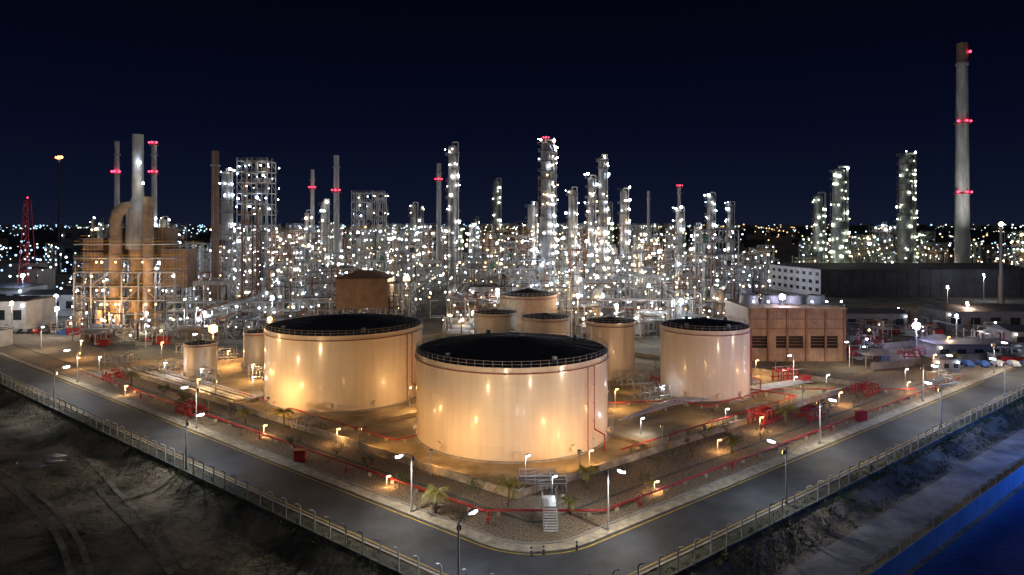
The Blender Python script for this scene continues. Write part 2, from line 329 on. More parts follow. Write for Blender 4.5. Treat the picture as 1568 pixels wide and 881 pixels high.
# ------------------------------------------------------------------ tanks
def tank(name,x,y,r,h,m='tank_shell',big=True,n=96,peak=2.0,redside=None):
    M=MB(x,y,0)
    M.cyl((x,y,0),(x,y,.35),r+.5,r+.35,n,'concrete'); M.cyl((x,y,.35),(x,y,h),r,r,n,m,False)
    M.annulus(x,y,.35,.6,r,r+.12,n,m)
    M.annulus(x,y,h*.93,h*.93+.14,r,r+.24,n,m)
    M.annulus(x,y,h-.1,h+.12,r-.1,r+.14,n,m)
    M.cyl((x,y,h+.02),(x,y,h+peak),r-.1,.8,n,'roof_black',False,False); M.cyl((x,y,h+peak-.1),(x,y,h+peak+.25),.9,.8,14,'dark_steel')
    if big:
        for i in range(24):
            a=i*math.pi/12; M.beam((x+(r-.4)*math.cos(a),y+(r-.4)*math.sin(a),h+.1),(x+math.cos(a),y+math.sin(a),h+peak),.06,'dark_steel')
        for q in (.5,.8): M.ring(x,y,h+.05+peak*(1-q),r*q,.05,48,'dark_steel')
        pr=None
        for i in range(9):
            a=math.pi*i/8; p=(x+1.1*math.cos(a),y,h+peak+.2+1.3*math.sin(a))
            if pr: M.beam(pr,p,.09,'steel')
            pr=p
        for a in (.6,1.9,3.9,5.2):
            M.cyl((x+(r-2.5)*math.cos(a),y+(r-2.5)*math.sin(a),h),(x+(r-2.5)*math.cos(a),y+(r-2.5)*math.sin(a),h+1.1),.45,.45,10,'steel')
    np=int(r*4.2)
    for i in range(np):
        a=2*math.pi*i/np; c,s=math.cos(a),math.sin(a); M.beam((x+r*c,y+r*s,h+.05),(x+r*c,y+r*s,h+1.15),.055,'galvanised')
        if big and i%2==0: M.beam((x+(r+.15)*c,y+(r+.15)*s,h*.93),(x+(r+.15)*c,y+(r+.15)*s,h-.1),.05,m)
    for dz in (.6,1.12): M.ring(x,y,h+dz,r,.045,max(32,np),'galvanised')
    M.ring(x,y,h*.93+.25,r+.28,.07,n//2,'red_paint')
    base=-math.pi/2
    for da in (-.75,.05,.6,1.3,-1.4):
        a=base+da; c,s=math.cos(a),math.sin(a); M.cyl((x+r*c,y+r*s,1.5),(x+(r+.5)*c,y+(r+.5)*s,1.5),.5,.5,14,m); M.cyl((x+(r+.5)*c,y+(r+.5)*s,1.5),(x+(r+.6)*c,y+(r+.6)*s,1.5),.62,.62,14,m)
    if redside is not None:
        for k,da in enumerate((0,.1)):
            a=redside+da; c,s=math.cos(a),math.sin(a); rr=r+.45
            M.path([(x+rr*c,y+rr*s,.6+3*k),(x+rr*c,y+rr*s,h*.95)],.09,'red_paint')
            for z in range(2,int(h),3): M.beam((x+r*c,y+r*s,z),(x+rr*c,y+rr*s,z),.06,'steel')
        c2,s2=math.cos(redside+.1),math.sin(redside+.1); rr=r+.45
        M.path([(x+rr*c2,y+rr*s2,3.6),(x+(rr+2)*c2,y+(rr+2)*s2,3.0),(x+(rr+2)*c2,y+(rr+2)*s2,.3)],.12,'red_paint')
        a0=redside+.5; N=int(h/.25)
        for i in range(N):
            a=a0+i*.25/(r)*1.25; z=.4+i*.25; c,s=math.cos(a),math.sin(a)
            M.beam((x+(r+.1)*c,y+(r+.1)*s,z),(x+(r+1.0)*c,y+(r+1.0)*s,z),.1,'steel')
            if i%3==0: M.beam((x+(r+1)*c,y+(r+1)*s,z),(x+(r+1)*c,y+(r+1)*s,z+1.1),.035,'steel')
            a2=a+.25/r*1.25; M.beam((x+(r+1)*c,y+(r+1)*s,z+1.1),(x+(r+1)*math.cos(a2),y+(r+1)*math.sin(a2),z+1.35),.04,'steel')
    M.done(name)
tank('oil_storage_tank',0,124.7,17.3,14.9,redside=-math.pi/2+.78); tank('oil_storage_tank',-37.2,152.5,17.0,15.2,redside=-math.pi/2+1.05)
tank('oil_storage_tank',43.1,153,9.64,14.9,'tank_pink',peak=1.4,redside=-math.pi/2+1.35)
tank('storage_tank',24.2,168,5.96,13.7,'tank_pink',False,48,.7); tank('storage_tank',9.3,188,6.6,12,'tank_silver',False,48,.7)
tank('storage_tank',-4.9,197,6.1,12,'tank_silver',False,48,.7); tank('storage_tank',5.4,227,9.5,14,'tan_clad',False,48,1.8)
tank('storage_tank',-76.2,167,3.75,8.4,'tank_silver',False,36,.5); tank('storage_tank',-65,175,3.6,9.9,'tank_silver',False,36,.5)
# ------------------------------------------------------------------ street lamps (some poles also carry an added sodium flood to brighten the tanks)
def street_lamp(x,y,dx,dy,h=8,power=3200,col=(1,.93,.82),fl=None):
    M=MB(x,y,0); M.cyl((x,y,0),(x,y,.5),.22,.2,10,'concrete'); M.cyl((x,y,.5),(x,y,h-.3),.14,.09,8,'galvanised')
    ax,ay=x+dx*1.7,y+dy*1.7; M.path([(x,y,h-.35),(x+dx*.6,y+dy*.6,h-.1),(ax,ay,h)],.06,'galvanised')
    a=math.atan2(dy,dx); M.obox(ax+dx*.4,ay+dy*.4,h+.10,h+.2,1.2,.35,a,'galvanised'); M.ellip(ax+dx*.5,ay+dy*.5,h-.02,.7,.36,.22,a,'lamp_street')
    if fl:
        d=(Vector(fl[0])-Vector((x,y,h-1))).normalized(); b=math.atan2(d.y,d.x); M.obox(x+d.x*.3,y+d.y*.3,h-1.25,h-.8,.25,.45,b,'dark_steel'); M.obox(x+d.x*.45,y+d.y*.45,h-1.2,h-.85,.06,.38,b,'lamp_sodium')
    o=M.done('street_lamp'); light('lamp_bulb','SPOT',(ax+dx*.5,ay+dy*.5,h-.4),power,col,o,.25,(ax+dx*1.2,ay+dy*1.2,0),158,.5)
    if fl: light('fill_spot','SPOT',(x+d.x*.9,y+d.y*.9,h-1),fl[1]*1.5,fl[2],o,.5,fl[0],fl[3] if len(fl)>3 else 70,.8)
OR=(1,.63,.31); PK=(1,.71,.46)
inner=[(-13.1,89.2,((-6,118,8),3200,OR)),(-58,125.5,((-43,146,8),3800,OR)),(-102.6,161.2,((-70,170,4),5000,OR,80)),(11.8,83.9,((2,118,8),3400,PK)),(52.6,116.7,((43,148,8),4500,PK,60)),(86.7,144,((78,190,6),1500,OR,60)),(121,171.4,((95,190,4),2500,OR,80))]
outer=[(-5.4,69,((-2,122,9),11000,PK,52)),(-49.9,104.6,((-38,150,9),10500,OR,55)),(-93.6,139.6,((-50,152,9),11000,OR,55)),(36.9,91.8,((4,122,9),10000,PK,55)),(79,125.6,((43,153,8),7500,PK,45)),(106.8,148,((78,190,7),2500,OR,50))]
for x,y,f in inner: street_lamp(x,y,-nL[0] if x<3 else -nR[0],-.781,fl=f)
for x,y,f in outer: street_lamp(x,y,(nL if x<3 else nR)[0],.781,power=2600,col=(.85,.92,1),fl=f)
for x,y,dx in ((-140,203,1),(-110,205,1),(-86,190,-1),(-120,220,1),(100,160,1),(135,176,-1),(-160,190,1),(66,160,-1),(88,178,-1),(160,170,-1),(-190,205,1)): street_lamp(x,y,dx*.7,-.7,7,2200,(1,.8,.55))
def flood(x,y,h,tx,ty,tz,power,col=(1,.52,.17),m='lamp_sodium',ang=135):  # invented poles, added to brighten tanks, shelter and cooling tower
    M=MB(x,y,0); M.cyl((x,y,0),(x,y,h),.1,.07,8,'steel'); d=Vector((tx-x,ty-y,tz-h)).normalized(); a=math.atan2(d.y,d.x)
    M.obox(x,y,h-.05,h+.05,.1,1.0,a,'steel'); M.obox(x+d.x*.1,y+d.y*.1,h-.2,h+.25,.25,.5,a,'dark_steel'); M.obox(x+d.x*.25,y+d.y*.25,h-.14,h+.18,.03,.4,a,m)
    o=M.done('fill_floodlight'); light('fill_spot','SPOT',(x+d.x*.5,y+d.y*.5,h),power,col,o,.3,(tx,ty,tz),ang,1)
for a in ((-25,112,4,-2,124,-2,2600),(-12,101,4,-2,122,-3,2200),(10,101,4,2,120,-3,2000),(-63,145,4,-40,152,-3,2300),(-47,131.5,4,-38,150,-3,2400),(-21,140,4,-2,128,0,2400),(25,113.5,4,8,124,-2,1700),(36,123,4,42,150,-3,1800),
    (60,141,4,46,152,-3,1700),(26,146,4,25,166,4,1300),(-82,158,4,-75,168,3,1300),(76,170,3,76,186,8,1700),(-55,205,8,-50,228,12,2600),(90,170,3,88,186,8,1200),(66,171,3,66,186,8,1000),(16,205,6,6,226,8,2600)): flood(*a)
def mast(x,y,h,col='lamp_street',p=700,r=.32,lc=(.85,.9,1)):
    M=MB(x,y,0); M.cyl((x,y,0),(x,y,h),.07,.05,6,'steel'); M.obox(x+.3,y-.2,h+.06,h+.16,.7,.3,.6,'steel'); M.ellip(x+.35,y-.25,h-.02,.4,.23,.14,.6,col)
    o=M.done('lamp_mast'); light('mast_lamp','POINT',(x+.3,y-.3,h-.6),p,lc,o,.25)
for x,y,h,p in ((1.9,95.5,5.4,260),(5.4,91.5,4,260),(23,122,3,300),(40,128,3,250),(70,152,4,400),(91,158,4,400),(-84,165,4,400),(-72,158,4,350),(-104,172,4,400),(32,146,3,300),(62,150,4,300),(-57,150,4,200)): mast(x,y,h,p=p)
for x,y,h,p in ((-19,137,4,1500),(21,139,4,1400),(-62,163,4,1500),(20,180,4,1200),(-17,176,5,1200),(-75,180,4,1500),(60,168,4,1000),(-96,187,5,1800),(-120,190,5,1800),(105,170,5,1000),(125,196,5,1200),(150,188,5,1200),(-70,152,3,800),(-30,117,2.6,500),(12,106,2.6,500),(45,124,2.6,600),(68,142,2.6,700),(-18,98,1.6,260),(20,96,1.6,260),(-44,121,2,350),(88,152,2.4,450),(34,113,2,350),(-85,150,2,400),(-112,176,3,700)): mast(x,y,h,'lamp_sodium',p,.3,(1,.58,.24))  # sodium masts added to brighten the ground around the tanks
# ------------------------------------------------------------------ pipework
def pipeline(name,pts,r,m,step=5,post=True):
    M=MB(*pts[0]); M.path(pts,r,m,8)
    if post:
        for a,b in zip(pts,pts[1:]):
            L=(Vector(b)-Vector(a)).length; k=int(L/step)
            for i in range(k+1):
                t=(i+.5)/(k+1); p=[a[j]+(b[j]-a[j])*t for j in range(3)]
                M.box(p[0]-.25,p[1]-.25,0,p[0]+.25,p[1]+.25,p[2]-r,'kerb_concrete')
    return M.done(name)
pipeline('fire_water_pipe',[(-105,168.5,.7),(-3.7,88.3,.7),(11.9,88.3,.7),(110,166,.7)],.16,'red_paint')
pipeline('fire_water_pipe',[(-60,150,.6),(-20,117,.6),(-14,122,.6)],.12,'red_paint')
pipeline('fire_water_pipe',[(17.5,110,1.3),(60,144,1.3),(50,152,1.3)],.14,'red_paint')
pipeline('fire_water_pipe',[(18,140,.8),(34,142,.8),(40,138,.8),(58,152,.8),(90,152,.8)],.14,'red_paint')
for k in range(5): pipeline('product_pipe',[(-98+k*.9,174+k,.6+.1*(k%2)),(-58+k*.9,142+k,.6+.1*(k%2)),(-52+k*.6,147+k,.6)],.17+.04*(k%3),'alu',8)
for k in range(5): pipeline('product_pipe',[(20+k*.8,128+k*.9,.8),(33,139+k*.9,.8),(70,139+20+k*.9,.8)],.15+.05*(k%2),'alu',8)
def manifold(x,y,a,s=1,m='red_paint',n=5):
    r=random.Random(int(x*5+y)); M=MB(x,y,0); c,q=math.cos(a),math.sin(a)
    T=lambda u,v,z:(x+u*c-v*q,y+u*q+v*c,z)
    for i in range(n):
        u=(i-n/2)*1.2*s; h=r.uniform(1.2,2.6)*s
        M.path([T(u,-1.5,.3),T(u,-1.5,h),T(u,1.5,h),T(u,1.5,.2)],.13,m)
        M.cyl(T(u,-.3,h),T(u,.3,h),.3,.3,8,m); M.cyl(T(u,0,h),T(u,0,h+.7),.05,.05,5,'steel'); M.ring(*T(u,0,h+.7)[:2],h+.7,.3,.05,8,m)
    M.path([T(-n*.7*s,-1.5,.9),T(n*.7*s,-1.5,.9)],.2,m); M.path([T(-n*.7*s,1.5,1.2),T(n*.7*s,1.5,1.2)],.17,m)
    for u in (-n*.6*s,n*.6*s):
        for v in (-1.8,1.8): M.beam(T(u,v,0),T(u,v,2.8*s),.1,m if r.random()<.5 else 'steel')
    M.beam(T(-n*.6*s,-1.8,2.8*s),T(n*.6*s,-1.8,2.8*s),.1,'steel'); M.beam(T(-n*.6*s,1.8,2.8*s),T(n*.6*s,1.8,2.8*s),.1,'steel')
    M.done('valve_manifold')
for x,y,a,s,m in ((-63,134.5,-.67,1,'red_paint'),(-37,125,-.67,1,'steel'),(48,129,.67,1.1,'red_paint'),(57,131,.67,1,'red_paint'),(78,150,.67,1.2,'red_paint'),(5,97.8,.2,.6,'steel'),
    (-72,160,-.6,1.2,'steel'),(-60,165,-.6,1.2,'steel'),(-86,172,-.6,1.1,'alu'),(30,146,.5,1.1,'steel'),(28,158,.2,1.1,'steel'),(66,162,.3,1.2,'red_paint'),(54,158,.4,1,'steel'),(-10,160,.3,1,'steel'),(-46,178,.2,1.2,'steel'),(-80,188,.2,1.2,'steel'),(100,158,.4,1.1,'steel'),(-16,146,.6,1,'steel'),
    (-94,162,-.67,1,'red_paint'),(-104,182,0,1.2,'steel'),(-92,196,0,1.2,'steel'),(36,160,.2,1,'red_paint'),(40,172,0,1.2,'steel'),(56,176,0,1.2,'steel'),(112,190,0,1.2,'red_paint')): manifold(x,y,a,s,m)
for x,y in ((-25,103),(-44,119),(-80,147),(17,91),(34,105),(58,124),(95,153),(-3,86)):
    M=MB(x,y,0); M.cyl((x,y,0),(x,y,.9),.16,.14,10,'red_paint'); M.dome(x,y,.9,.18,.2,10,'red_paint'); M.cyl((x-.35,y,.6),(x+.35,y,.6),.09,.09,8,'red_paint'); M.path([(x,y,1),(x,y,1.6),(x-.5,y-.5,1.9)],.06,'red_paint'); M.done('fire_hydrant')
for x,y in ((-33.5,108),(66.5,130),(69,160)):
    M=MB(x,y,0); M.box(x-.9,y-.5,.15,x+.9,y+.5,1.9,'red_paint'); M.box(x-1,y-.6,1.903,x+1,y+.6,2.0,'red_paint'); M.box(x-.8,y-.53,.3,x-.03,y-.503,1.7,'red_paint'); M.box(x+.03,y-.53,.3,x+.8,y-.503,1.7,'red_paint'); M.done('fire_hose_cabinet')
M=MB(4.8,82.5,0)
for i in range(9): M.box(4.0,83.5+i*.32,.1+i*.2,5.6,83.8+i*.32,.16+i*.2,'white_paint')
for sx in (3.95,5.65):
    M.beam((sx,83.5,.1),(sx,86.5,1.9),.1,'white_paint'); M.beam((sx,83.5,1.1),(sx,86.5,2.9),.06,'steel'); M.beam((sx,83.5,.1),(sx,83.5,1.1),.06,'steel'); M.beam((sx,86.5,.1),(sx,86.5,2.9),.08,'steel')
M.box(3.9,86.5,1.85,5.7,90,1.93,'steel')
for sx in (3.9,5.7): M.beam((sx,89.9,.1),(sx,89.9,2.9),.08); M.beam((sx,86.5,2.9),(sx,89.9,2.9),.06)
M.done('access_stairs')
M=MB(4,97,0)
for i in range(4):
    for j in range(2): M.beam((1+i*2.2,95+j*2.5,0),(1+i*2.2,95+j*2.5,2.7),.09)
for j in range(2):
    for z in (1.6,2.15,2.7): M.beam((1,95+j*2.5,z),(7.6,95+j*2.5,z),.06)
M.box(1,95,1.5,7.6,97.5,1.58,'dark_steel'); M.done('valve_platform')
for x,y in ((2.2,77.6),(3.6,77.9),(7.5,79)):
    M=MB(x,y,0); M.cyl((x,y,0),(x,y,1.0),.12,.12,8,'dark_steel'); M.dome(x,y,1.0,.12,.08,8,'dark_steel'); M.annulus(x,y,.7,.85,.12,.13,8,'white_paint'); M.done('bollard')
# ------------------------------------------------------------------ process equipment
def lr(y): return .18+.00080*y
def pick(r,warm=.12):
    q=r.random()
    return 'lamp_warm' if q<warm else ('lamp_white' if q<.45+warm*.4 else ('lamp_green' if q<.5 and warm<.3 else 'lamp_cool'))
def bsz(r):
    q=r.random()
    return r.uniform(.3,.6) if q<.62 else (r.uniform(.6,1.0) if q<.93 else r.uniform(1.1,1.6))
def column(x,y,h,rad,nl=None,lamp=None,name='distillation_column',m='column_metal',dens=.8,z0=0):
    r=random.Random(int(x*31+y*17+h)); M=MB(x,y,0); rt=rad*r.choice((1,1,.8))
    M.cyl((x,y,0),(x,y,2.5),rad*1.15,rad,14,'concrete'); zc=h*.55
    M.cyl((x,y,2.5),(x,y,zc),rad,rad,14,m,False); M.cyl((x,y,zc),(x,y,zc+1),rad,rt,14,m,False); M.cyl((x,y,zc+1),(x,y,h-rt*.6),rt,rt,14,m,False); M.dome(x,y,h-rt*.6,rt,rt*.6,14,m)
    M.path([(x,y,h),(x,y,h+1),(x+rad+.6,y-.3,h+1),(x+rad+.6,y-.3,r.uniform(3,12))],max(.15,rad*.16),'alu')
    M.path([(x-rad-.4,y-.2,h*.8),(x-rad-.4,y-.2,2)],.14,'rust_steel')
    z=6; st=r.uniform(3.6,5.5)
    while z<h+.2:
        a0=r.uniform(0,6.28); sp=r.uniform(3,6.28); rr=rad if z<zc else rt
        M.annulus(x,y,z,z+.16,rr,rr+1.3,10,'dark_steel',a0,a0+sp); M.ring(x,y,z+1.1,rr+1.3,.06,10,'steel',a0,a0+sp); M.ring(x,y,z+.6,rr+1.3,.05,10,'steel',a0,a0+sp)
        for i in range(9):
            a=a0+sp*i/8; M.beam((x+(rr+1.3)*math.cos(a),y+(rr+1.3)*math.sin(a),z),(x+(rr+1.3)*math.cos(a),y+(rr+1.3)*math.sin(a),z+1.1),.05)
        side=r.choice((-2.8,-.35,-1.6,-1.0))
        for i in range(4):
            if r.random()<dens*.85:
                a=side+r.gauss(0,.5) if r.random()<.6 else r.uniform(-3.1,0)
                M.bulb(x+(rr+1.35)*math.cos(a),y+(rr+1.35)*math.sin(a),z+1.2+r.uniform(0,1.6),lr(y)*(r.uniform(.45,.95) if r.random()<.8 else r.uniform(1.1,1.6)),lamp or pick(r))
        z+=st*r.uniform(.7,1.35)
    for sgn in (-.25,.25): M.beam((x+sgn,y-rad-.3,1),(x+sgn,y-rad-.3,h),.06,'dark_steel')
    M.done(name)
def frame(x,y,w,d,h,dens=.5,warm=.12,lamp=None,name='process_structure',m=None,seed=0):
    r=random.Random(int(x*13+y*7+h)+seed); M=MB(x,y,0); m=m or r.choice(('steel','steel','alu','rust_steel'))
    nx=max(1,round(w/4.5)); ny=max(1,round(d/6)); nz=max(2,round(h/4.2)); X=[x-w/2+w*i/nx for i in range(nx+1)]; Y=[y-d/2+d*i/ny for i in range(ny+1)]; Z=[h*i/nz for i in range(nz+1)]
    for a in X:
        for b in Y: M.beam((a,b,0),(a,b,h+r.choice((0,1.2))),.3,m)
    for k in range(1,nz+1):
        z=Z[k]
        for b in Y: M.beam((X[0],b,z),(X[-1],b,z),.26,m)
        for a in X: M.beam((a,Y[0],z),(a,Y[-1],z),.22,m)
        if r.random()<.7:
            f=r.choice((1,1,.5)); M.box(X[0],Y[0],z-.1,X[0]+(X[-1]-X[0])*f,Y[-1],z+.02,'dark_steel')
        yl='yellow_paint' if r.random()<.15 else 'steel'
        for q in (.6,1.1): M.beam((X[0]-.3,Y[0]-.3,z+q),(X[-1]+.3,Y[0]-.3,z+q),.06,yl)
        for i in range(int(w/1.5)): M.beam((X[0]+i*1.5,Y[0]-.3,z),(X[0]+i*1.5,Y[0]-.3,z+1.1),.05,yl)
        hot=r.random()
        for a in X:
            for b in (Y[0],Y[-1]):
                if r.random()<dens*(1.4 if hot<.5 else .5): M.bulb(a+r.uniform(-1.6,1.6),b+(-.5 if b==Y[0] else .5),z-r.uniform(.6,2.4),lr(y)*bsz(r),lamp or pick(r,warm))
        for i in range(nx):
            if r.random()<.6:
                a,b=X[i],X[i+1]
                if r.random()<.5: a,b=b,a
                M.beam((a,Y[0],Z[k-1]),(b,Y[0],z),.16,m)
            q=r.random(); cx=(X[i]+X[i+1])/2; cy=y+r.uniform(-1,1)
            if q<.3: M.cyl((cx,cy,Z[k-1]+.3),(cx,cy,z-.3),r.uniform(.4,1.2),None,10,r.choice(('alu','stack_grey','white_wall')))
            elif q<.6:
                L=min(w/nx*.42,2.8); M.cyl((cx-L,cy,Z[k-1]+1.5),(cx+L,cy,Z[k-1]+1.5),r.uniform(.4,1.0),None,10,r.choice(('alu','stack_grey','tank_silver')))
            elif q<.75: M.box(cx-1,cy-1,Z[k-1],cx+1,cy+1,Z[k-1]+2,r.choice(('white_wall','tan_clad','green_paint','dark_steel')))
    for _ in range(int(5+w*.7)):
        px=x+r.uniform(-w/2,w/2); py=Y[0]-r.uniform(.3,1.2); z1=r.uniform(.3,1)*h; r_=r.uniform(.08,.3); M.path([(px,py,.5),(px,py,z1),(px+r.uniform(-4,4),py,z1),(px,y,z1)][:r.choice((2,3))],r_,r.choice(('alu','steel','rust_steel','dark_steel')))
    for k in range(nz):
        s=1 if k%2 else -1; M.beam((X[-1]+.8,y-s*d*.35,Z[k]),(X[-1]+.8,y+s*d*.35,Z[k+1]),.25,'steel'); M.beam((X[-1]+1.3,y-s*d*.35,Z[k]+1),(X[-1]+1.3,y+s*d*.35,Z[k+1]+1),.06,'steel')
        if d<8.5 and w>6: M.beam((X[0],Y[0]-1.2,Z[k]),(X[0]+w*.45,Y[0]-1.2,Z[k+1]),.2,m) if k%2 else M.beam((X[0]+w*.45,Y[0]-1.2,Z[k]),(X[0],Y[0]-1.2,Z[k+1]),.2,m)
    M.done(name)
def rack(x0,y0,x1,y1,h=8,w=6,np_=7,dens=.4,warm=.25):
    r=random.Random(int(x0*3+y0*5)); M=MB(x0,y0,0); L=math.hypot(x1-x0,y1-y0); dx,dy=(x1-x0)/L,(y1-y0)/L; ox,oy=-dy,dx; n=int(L/7)
    for i in range(n+1):
        cx,cy=x0+dx*L*i/n,y0+dy*L*i/n
        for s in (-w/2,w/2): M.beam((cx+ox*s,cy+oy*s,0),(cx+ox*s,cy+oy*s,h+3),.3,'steel' if i%3 else 'concrete')
        for z in (h-3,h,h+3): M.beam((cx-ox*w/2,cy-oy*w/2,z),(cx+ox*w/2,cy+oy*w/2,z),.25)
        for s in (-w/2,w/2):
            if r.random()<dens: M.bulb(cx+ox*s*1.1,cy+oy*s*1.1-.3,r.choice((h-1,h+2,4)),lr(y0)*bsz(r),pick(r,warm))
    for z in (h-3,h,h+3):
        for k in range(np_):
            s=-w/2+w*(k+.5)/np_
            if r.random()<.85: q=r.uniform(.1,.32); M.cyl((x0+ox*s,y0+oy*s,z+.2+q),(x1+ox*s,y1+oy*s,z+.2+q),q,None,6,r.choice(('alu','alu','steel','rust_steel','stack_grey')))
    M.done('pipe_rack')
def mess(M,r,x,y,w,zmax=12,n=7):
    for _ in range(int(n*1.4)):
        p=[x+r.uniform(-w,w),y+r.uniform(-w,w),r.uniform(.5,2)]; pts=[tuple(p)]
        for _ in range(r.randint(2,5)):
            ax=r.choice((0,1,2,2)); p[ax]+=r.uniform(-7,7) if ax<2 else r.uniform(1,6)
            p[2]=min(p[2],zmax); pts.append(tuple(p))
        M.path(pts,r.uniform(.08,.3),r.choice(('alu','alu','steel','stack_grey','rust_steel','dark_steel')),6)
def drums(x,y,warm=.15):
    r=random.Random(int(x*11+y*3)); M=MB(x,y,0)
    for k in range(r.randint(2,4)):
        cy=y-5+k*3; rad=r.uniform(.6,1.3); L=r.uniform(2.5,5); z=rad+r.uniform(1,5); M.cyl((x-L,cy,z),(x+L,cy,z),rad,None,12,r.choice(('alu','white_wall','tank_silver')))
        for s in (-1,1):
            M.cyl((x+s*L,cy,z),(x+s*(L+rad*.4),cy,z),rad,rad*.5,12,'alu'); M.box(x+s*L*.6-.3,cy-rad*.7,0,x+s*L*.6+.3,cy+rad*.7,z-rad*.6,'concrete')
        M.bulb(x+r.uniform(-6,6),cy-1,z+rad+r.uniform(1,3),lr(y)*bsz(r),pick(r,warm))
    mess(M,r,x,y,6,10,12)
    for _ in range(3):
        a,b=x+r.uniform(-6,6),y+r.uniform(-6,6); h=r.uniform(5,9); M.cyl((a,b,0),(a,b,h),.1,.07,6,'steel'); M.bulb(a,b,h+.3,lr(y)*bsz(r),pick(r,warm))
    M.done('pressure_vessel_group')
def cooler(x,y,w,warm=.15):
    r=random.Random(int(x*5+y*9)); M=MB(x,y,0); h=r.uniform(9,17)
    for a in (-w/2,0,w/2):
        for b in (-4,4): M.beam((x+a,y+b,0),(x+a,y+b,h),.35)
        M.beam((x+a,y-4,h*.5),(x+a,y+4,h*.5),.25)
        if r.random()<.8: M.bulb(x+a,y-4.6,h-1.2,lr(y)*bsz(r),pick(r,warm))
        if r.random()<.8: M.bulb(x+a+1,y-4.4,h*.5-.6,lr(y)*bsz(r),pick(r,warm))
    M.box(x-w/2-.5,y-4.5,h,x+w/2+.5,y+4.5,h+1.4,r.choice(('steel','tank_silver','stack_grey')))
    for i in range(int(w/1.2)): M.box(x-w/2+i*1.2,y-4.62,h+.1,x-w/2+i*1.2+.12,y-4.503,h+1.3,'dark_steel')
    for a in (-w/3,0,w/3): M.cyl((x+a,y,h+1.4),(x+a,y,h+2.3),1.6,1.5,12,'alu',False)
    M.beam((x-w/2-.5,y-4.6,h*.5),(x+w/2+.5,y-4.6,h*.5),.25); mess(M,r,x,y,5,h,12); M.done('air_cooler')
def cluster(x,y,hm,warm=.1):
    r=random.Random(int(x*3+y*19)); M=MB(x,y,0)
    for k in range(r.randint(2,4)):
        a,b=x+r.uniform(-5,5),y+r.uniform(-5,5); h=r.uniform(.45,1)*hm; rad=r.uniform(.5,1.3); M.cyl((a,b,0),(a,b,h),rad,None,12,r.choice(('alu','stack_grey','column_metal','tan_clad')),False); M.dome(a,b,h,rad,rad*.6,12,'alu',3)
        z=5
        while z<h:
            M.annulus(a,b,z,z+.12,rad,rad+1.1,8,'dark_steel'); M.ring(a,b,z+1.1,rad+1.1,.06,8,'steel')
            for _ in range(2):
                if r.random()<.7: q=r.uniform(3.4,6); M.bulb(a+(rad+1)*math.cos(q),b+(rad+1)*math.sin(q),z+1.6,lr(y)*bsz(r),pick(r,warm))
            z+=r.uniform(3.5,5.5)
        M.path([(a+rad+.4,b,1),(a+rad+.4,b,h+.5),(a,b,h+.9)],.18,'alu')
    mess(M,r,x,y,6,hm*.6,12); M.done('process_vessels')
big=[(-98,262,16),(-70,335,16),(75,250,14),(-137,248,26),(-26,300,6),(15,300,8),(42,320,6),(-51,229,11),(5,227,12),(75,195,20)]
gy=222
while gy<470:
    stp=14.5 if gy<330 else 19
    x=-.60*gy
    while x<.37*gy:
        cx=x+R.uniform(-3,3); cy=gy+R.uniform(-4,4); x+=stp
        if -38<cx<-21 and cy<400: continue
        if any(math.hypot(cx-a,cy-b)<c*.62 for a,b,c in big): continue
        if gy<236 and (-80<cx<-40): continue
        if cx<-.45*gy and R.random()<.45: continue
        hm=(8+ (gy-215)*.13+R.uniform(0,11)); hm=min(hm,36)
        if gy<235: hm=R.uniform(6,13)
        if cx>.25*gy: hm=min(hm,22)
        warm=.18 if cx>-20 else .12
        if -30<cx<40 and gy<300: warm=.5
        if cx<-.5*gy: warm=.3
        if R.random()<.14: warm=.9
        t=R.random()
        if t<.40: frame(cx,cy,R.uniform(6,13),R.uniform(5,9),hm,.42,warm)
        elif t<.62: cluster(cx,cy,hm,warm)
        elif t<.82: drums(cx,cy,warm)
        else: cooler(cx,cy,R.uniform(8,13),warm)
    gy+=stp
for a in ((-118,236,-40,236,7),(-20,241,85,241,7),(-150,292,-36,292,9),(-20,286,95,286,9),(-20,345,120,345,11),(-170,352,-36,352,11)): rack(*a)
rack(-20,245,-20,420,8,5); rack(-40,245,-40,420,8,5); rack(60,245,60,420,9,5); rack(-95,215,-95,300,7,5)
frame(-98,262,11.5,9,61,.62,.04,name='reactor_structure',m='alu'); frame(-70,335,15,10,52,.5,.1,name='reactor_structure'); frame(75,250,13,9,35,.65,.08,name='reactor_structure',m='steel'); frame(-112,268,7,8,33,.5,.08,name='reactor_structure')
for b_,Y,h_,rad in ((-.0871,300,72,1.9),(.0498,300,73,2.9),(.1321,320,68.6,1.7),(.1158,315,58.5,1.5),(.088,330,53.8,1.8),(.1636,330,53.2,1.7),(.0287,340,47,2),(-.4182,290,59.6,2.0),(-.1445,420,49,2.2),(-.2746,380,49.6,2),(.3196,380,48.2,1.7),(.245,350,44.7,1.8),(.2909,390,53.7,2),
    (.4785,400,69.4,4.4),(.577,400,77,4.6),(.4488,420,55,3.4),(-.023,520,70,3),(.0584,306,70,1.3),(-.3005,350,43,1.5),(.2699,330,36.4,1.5),(-.0593,360,36.3,1.7),(-.511,330,39.6,1.8)):
    far=b_>.4; column(b_*Y,Y,h_,rad,dens=.85 if Y not in (520,) and b_!=-.1445 else .4,lamp='lamp_green' if far or Y==520 else ('lamp_white' if b_==-.0871 else None))
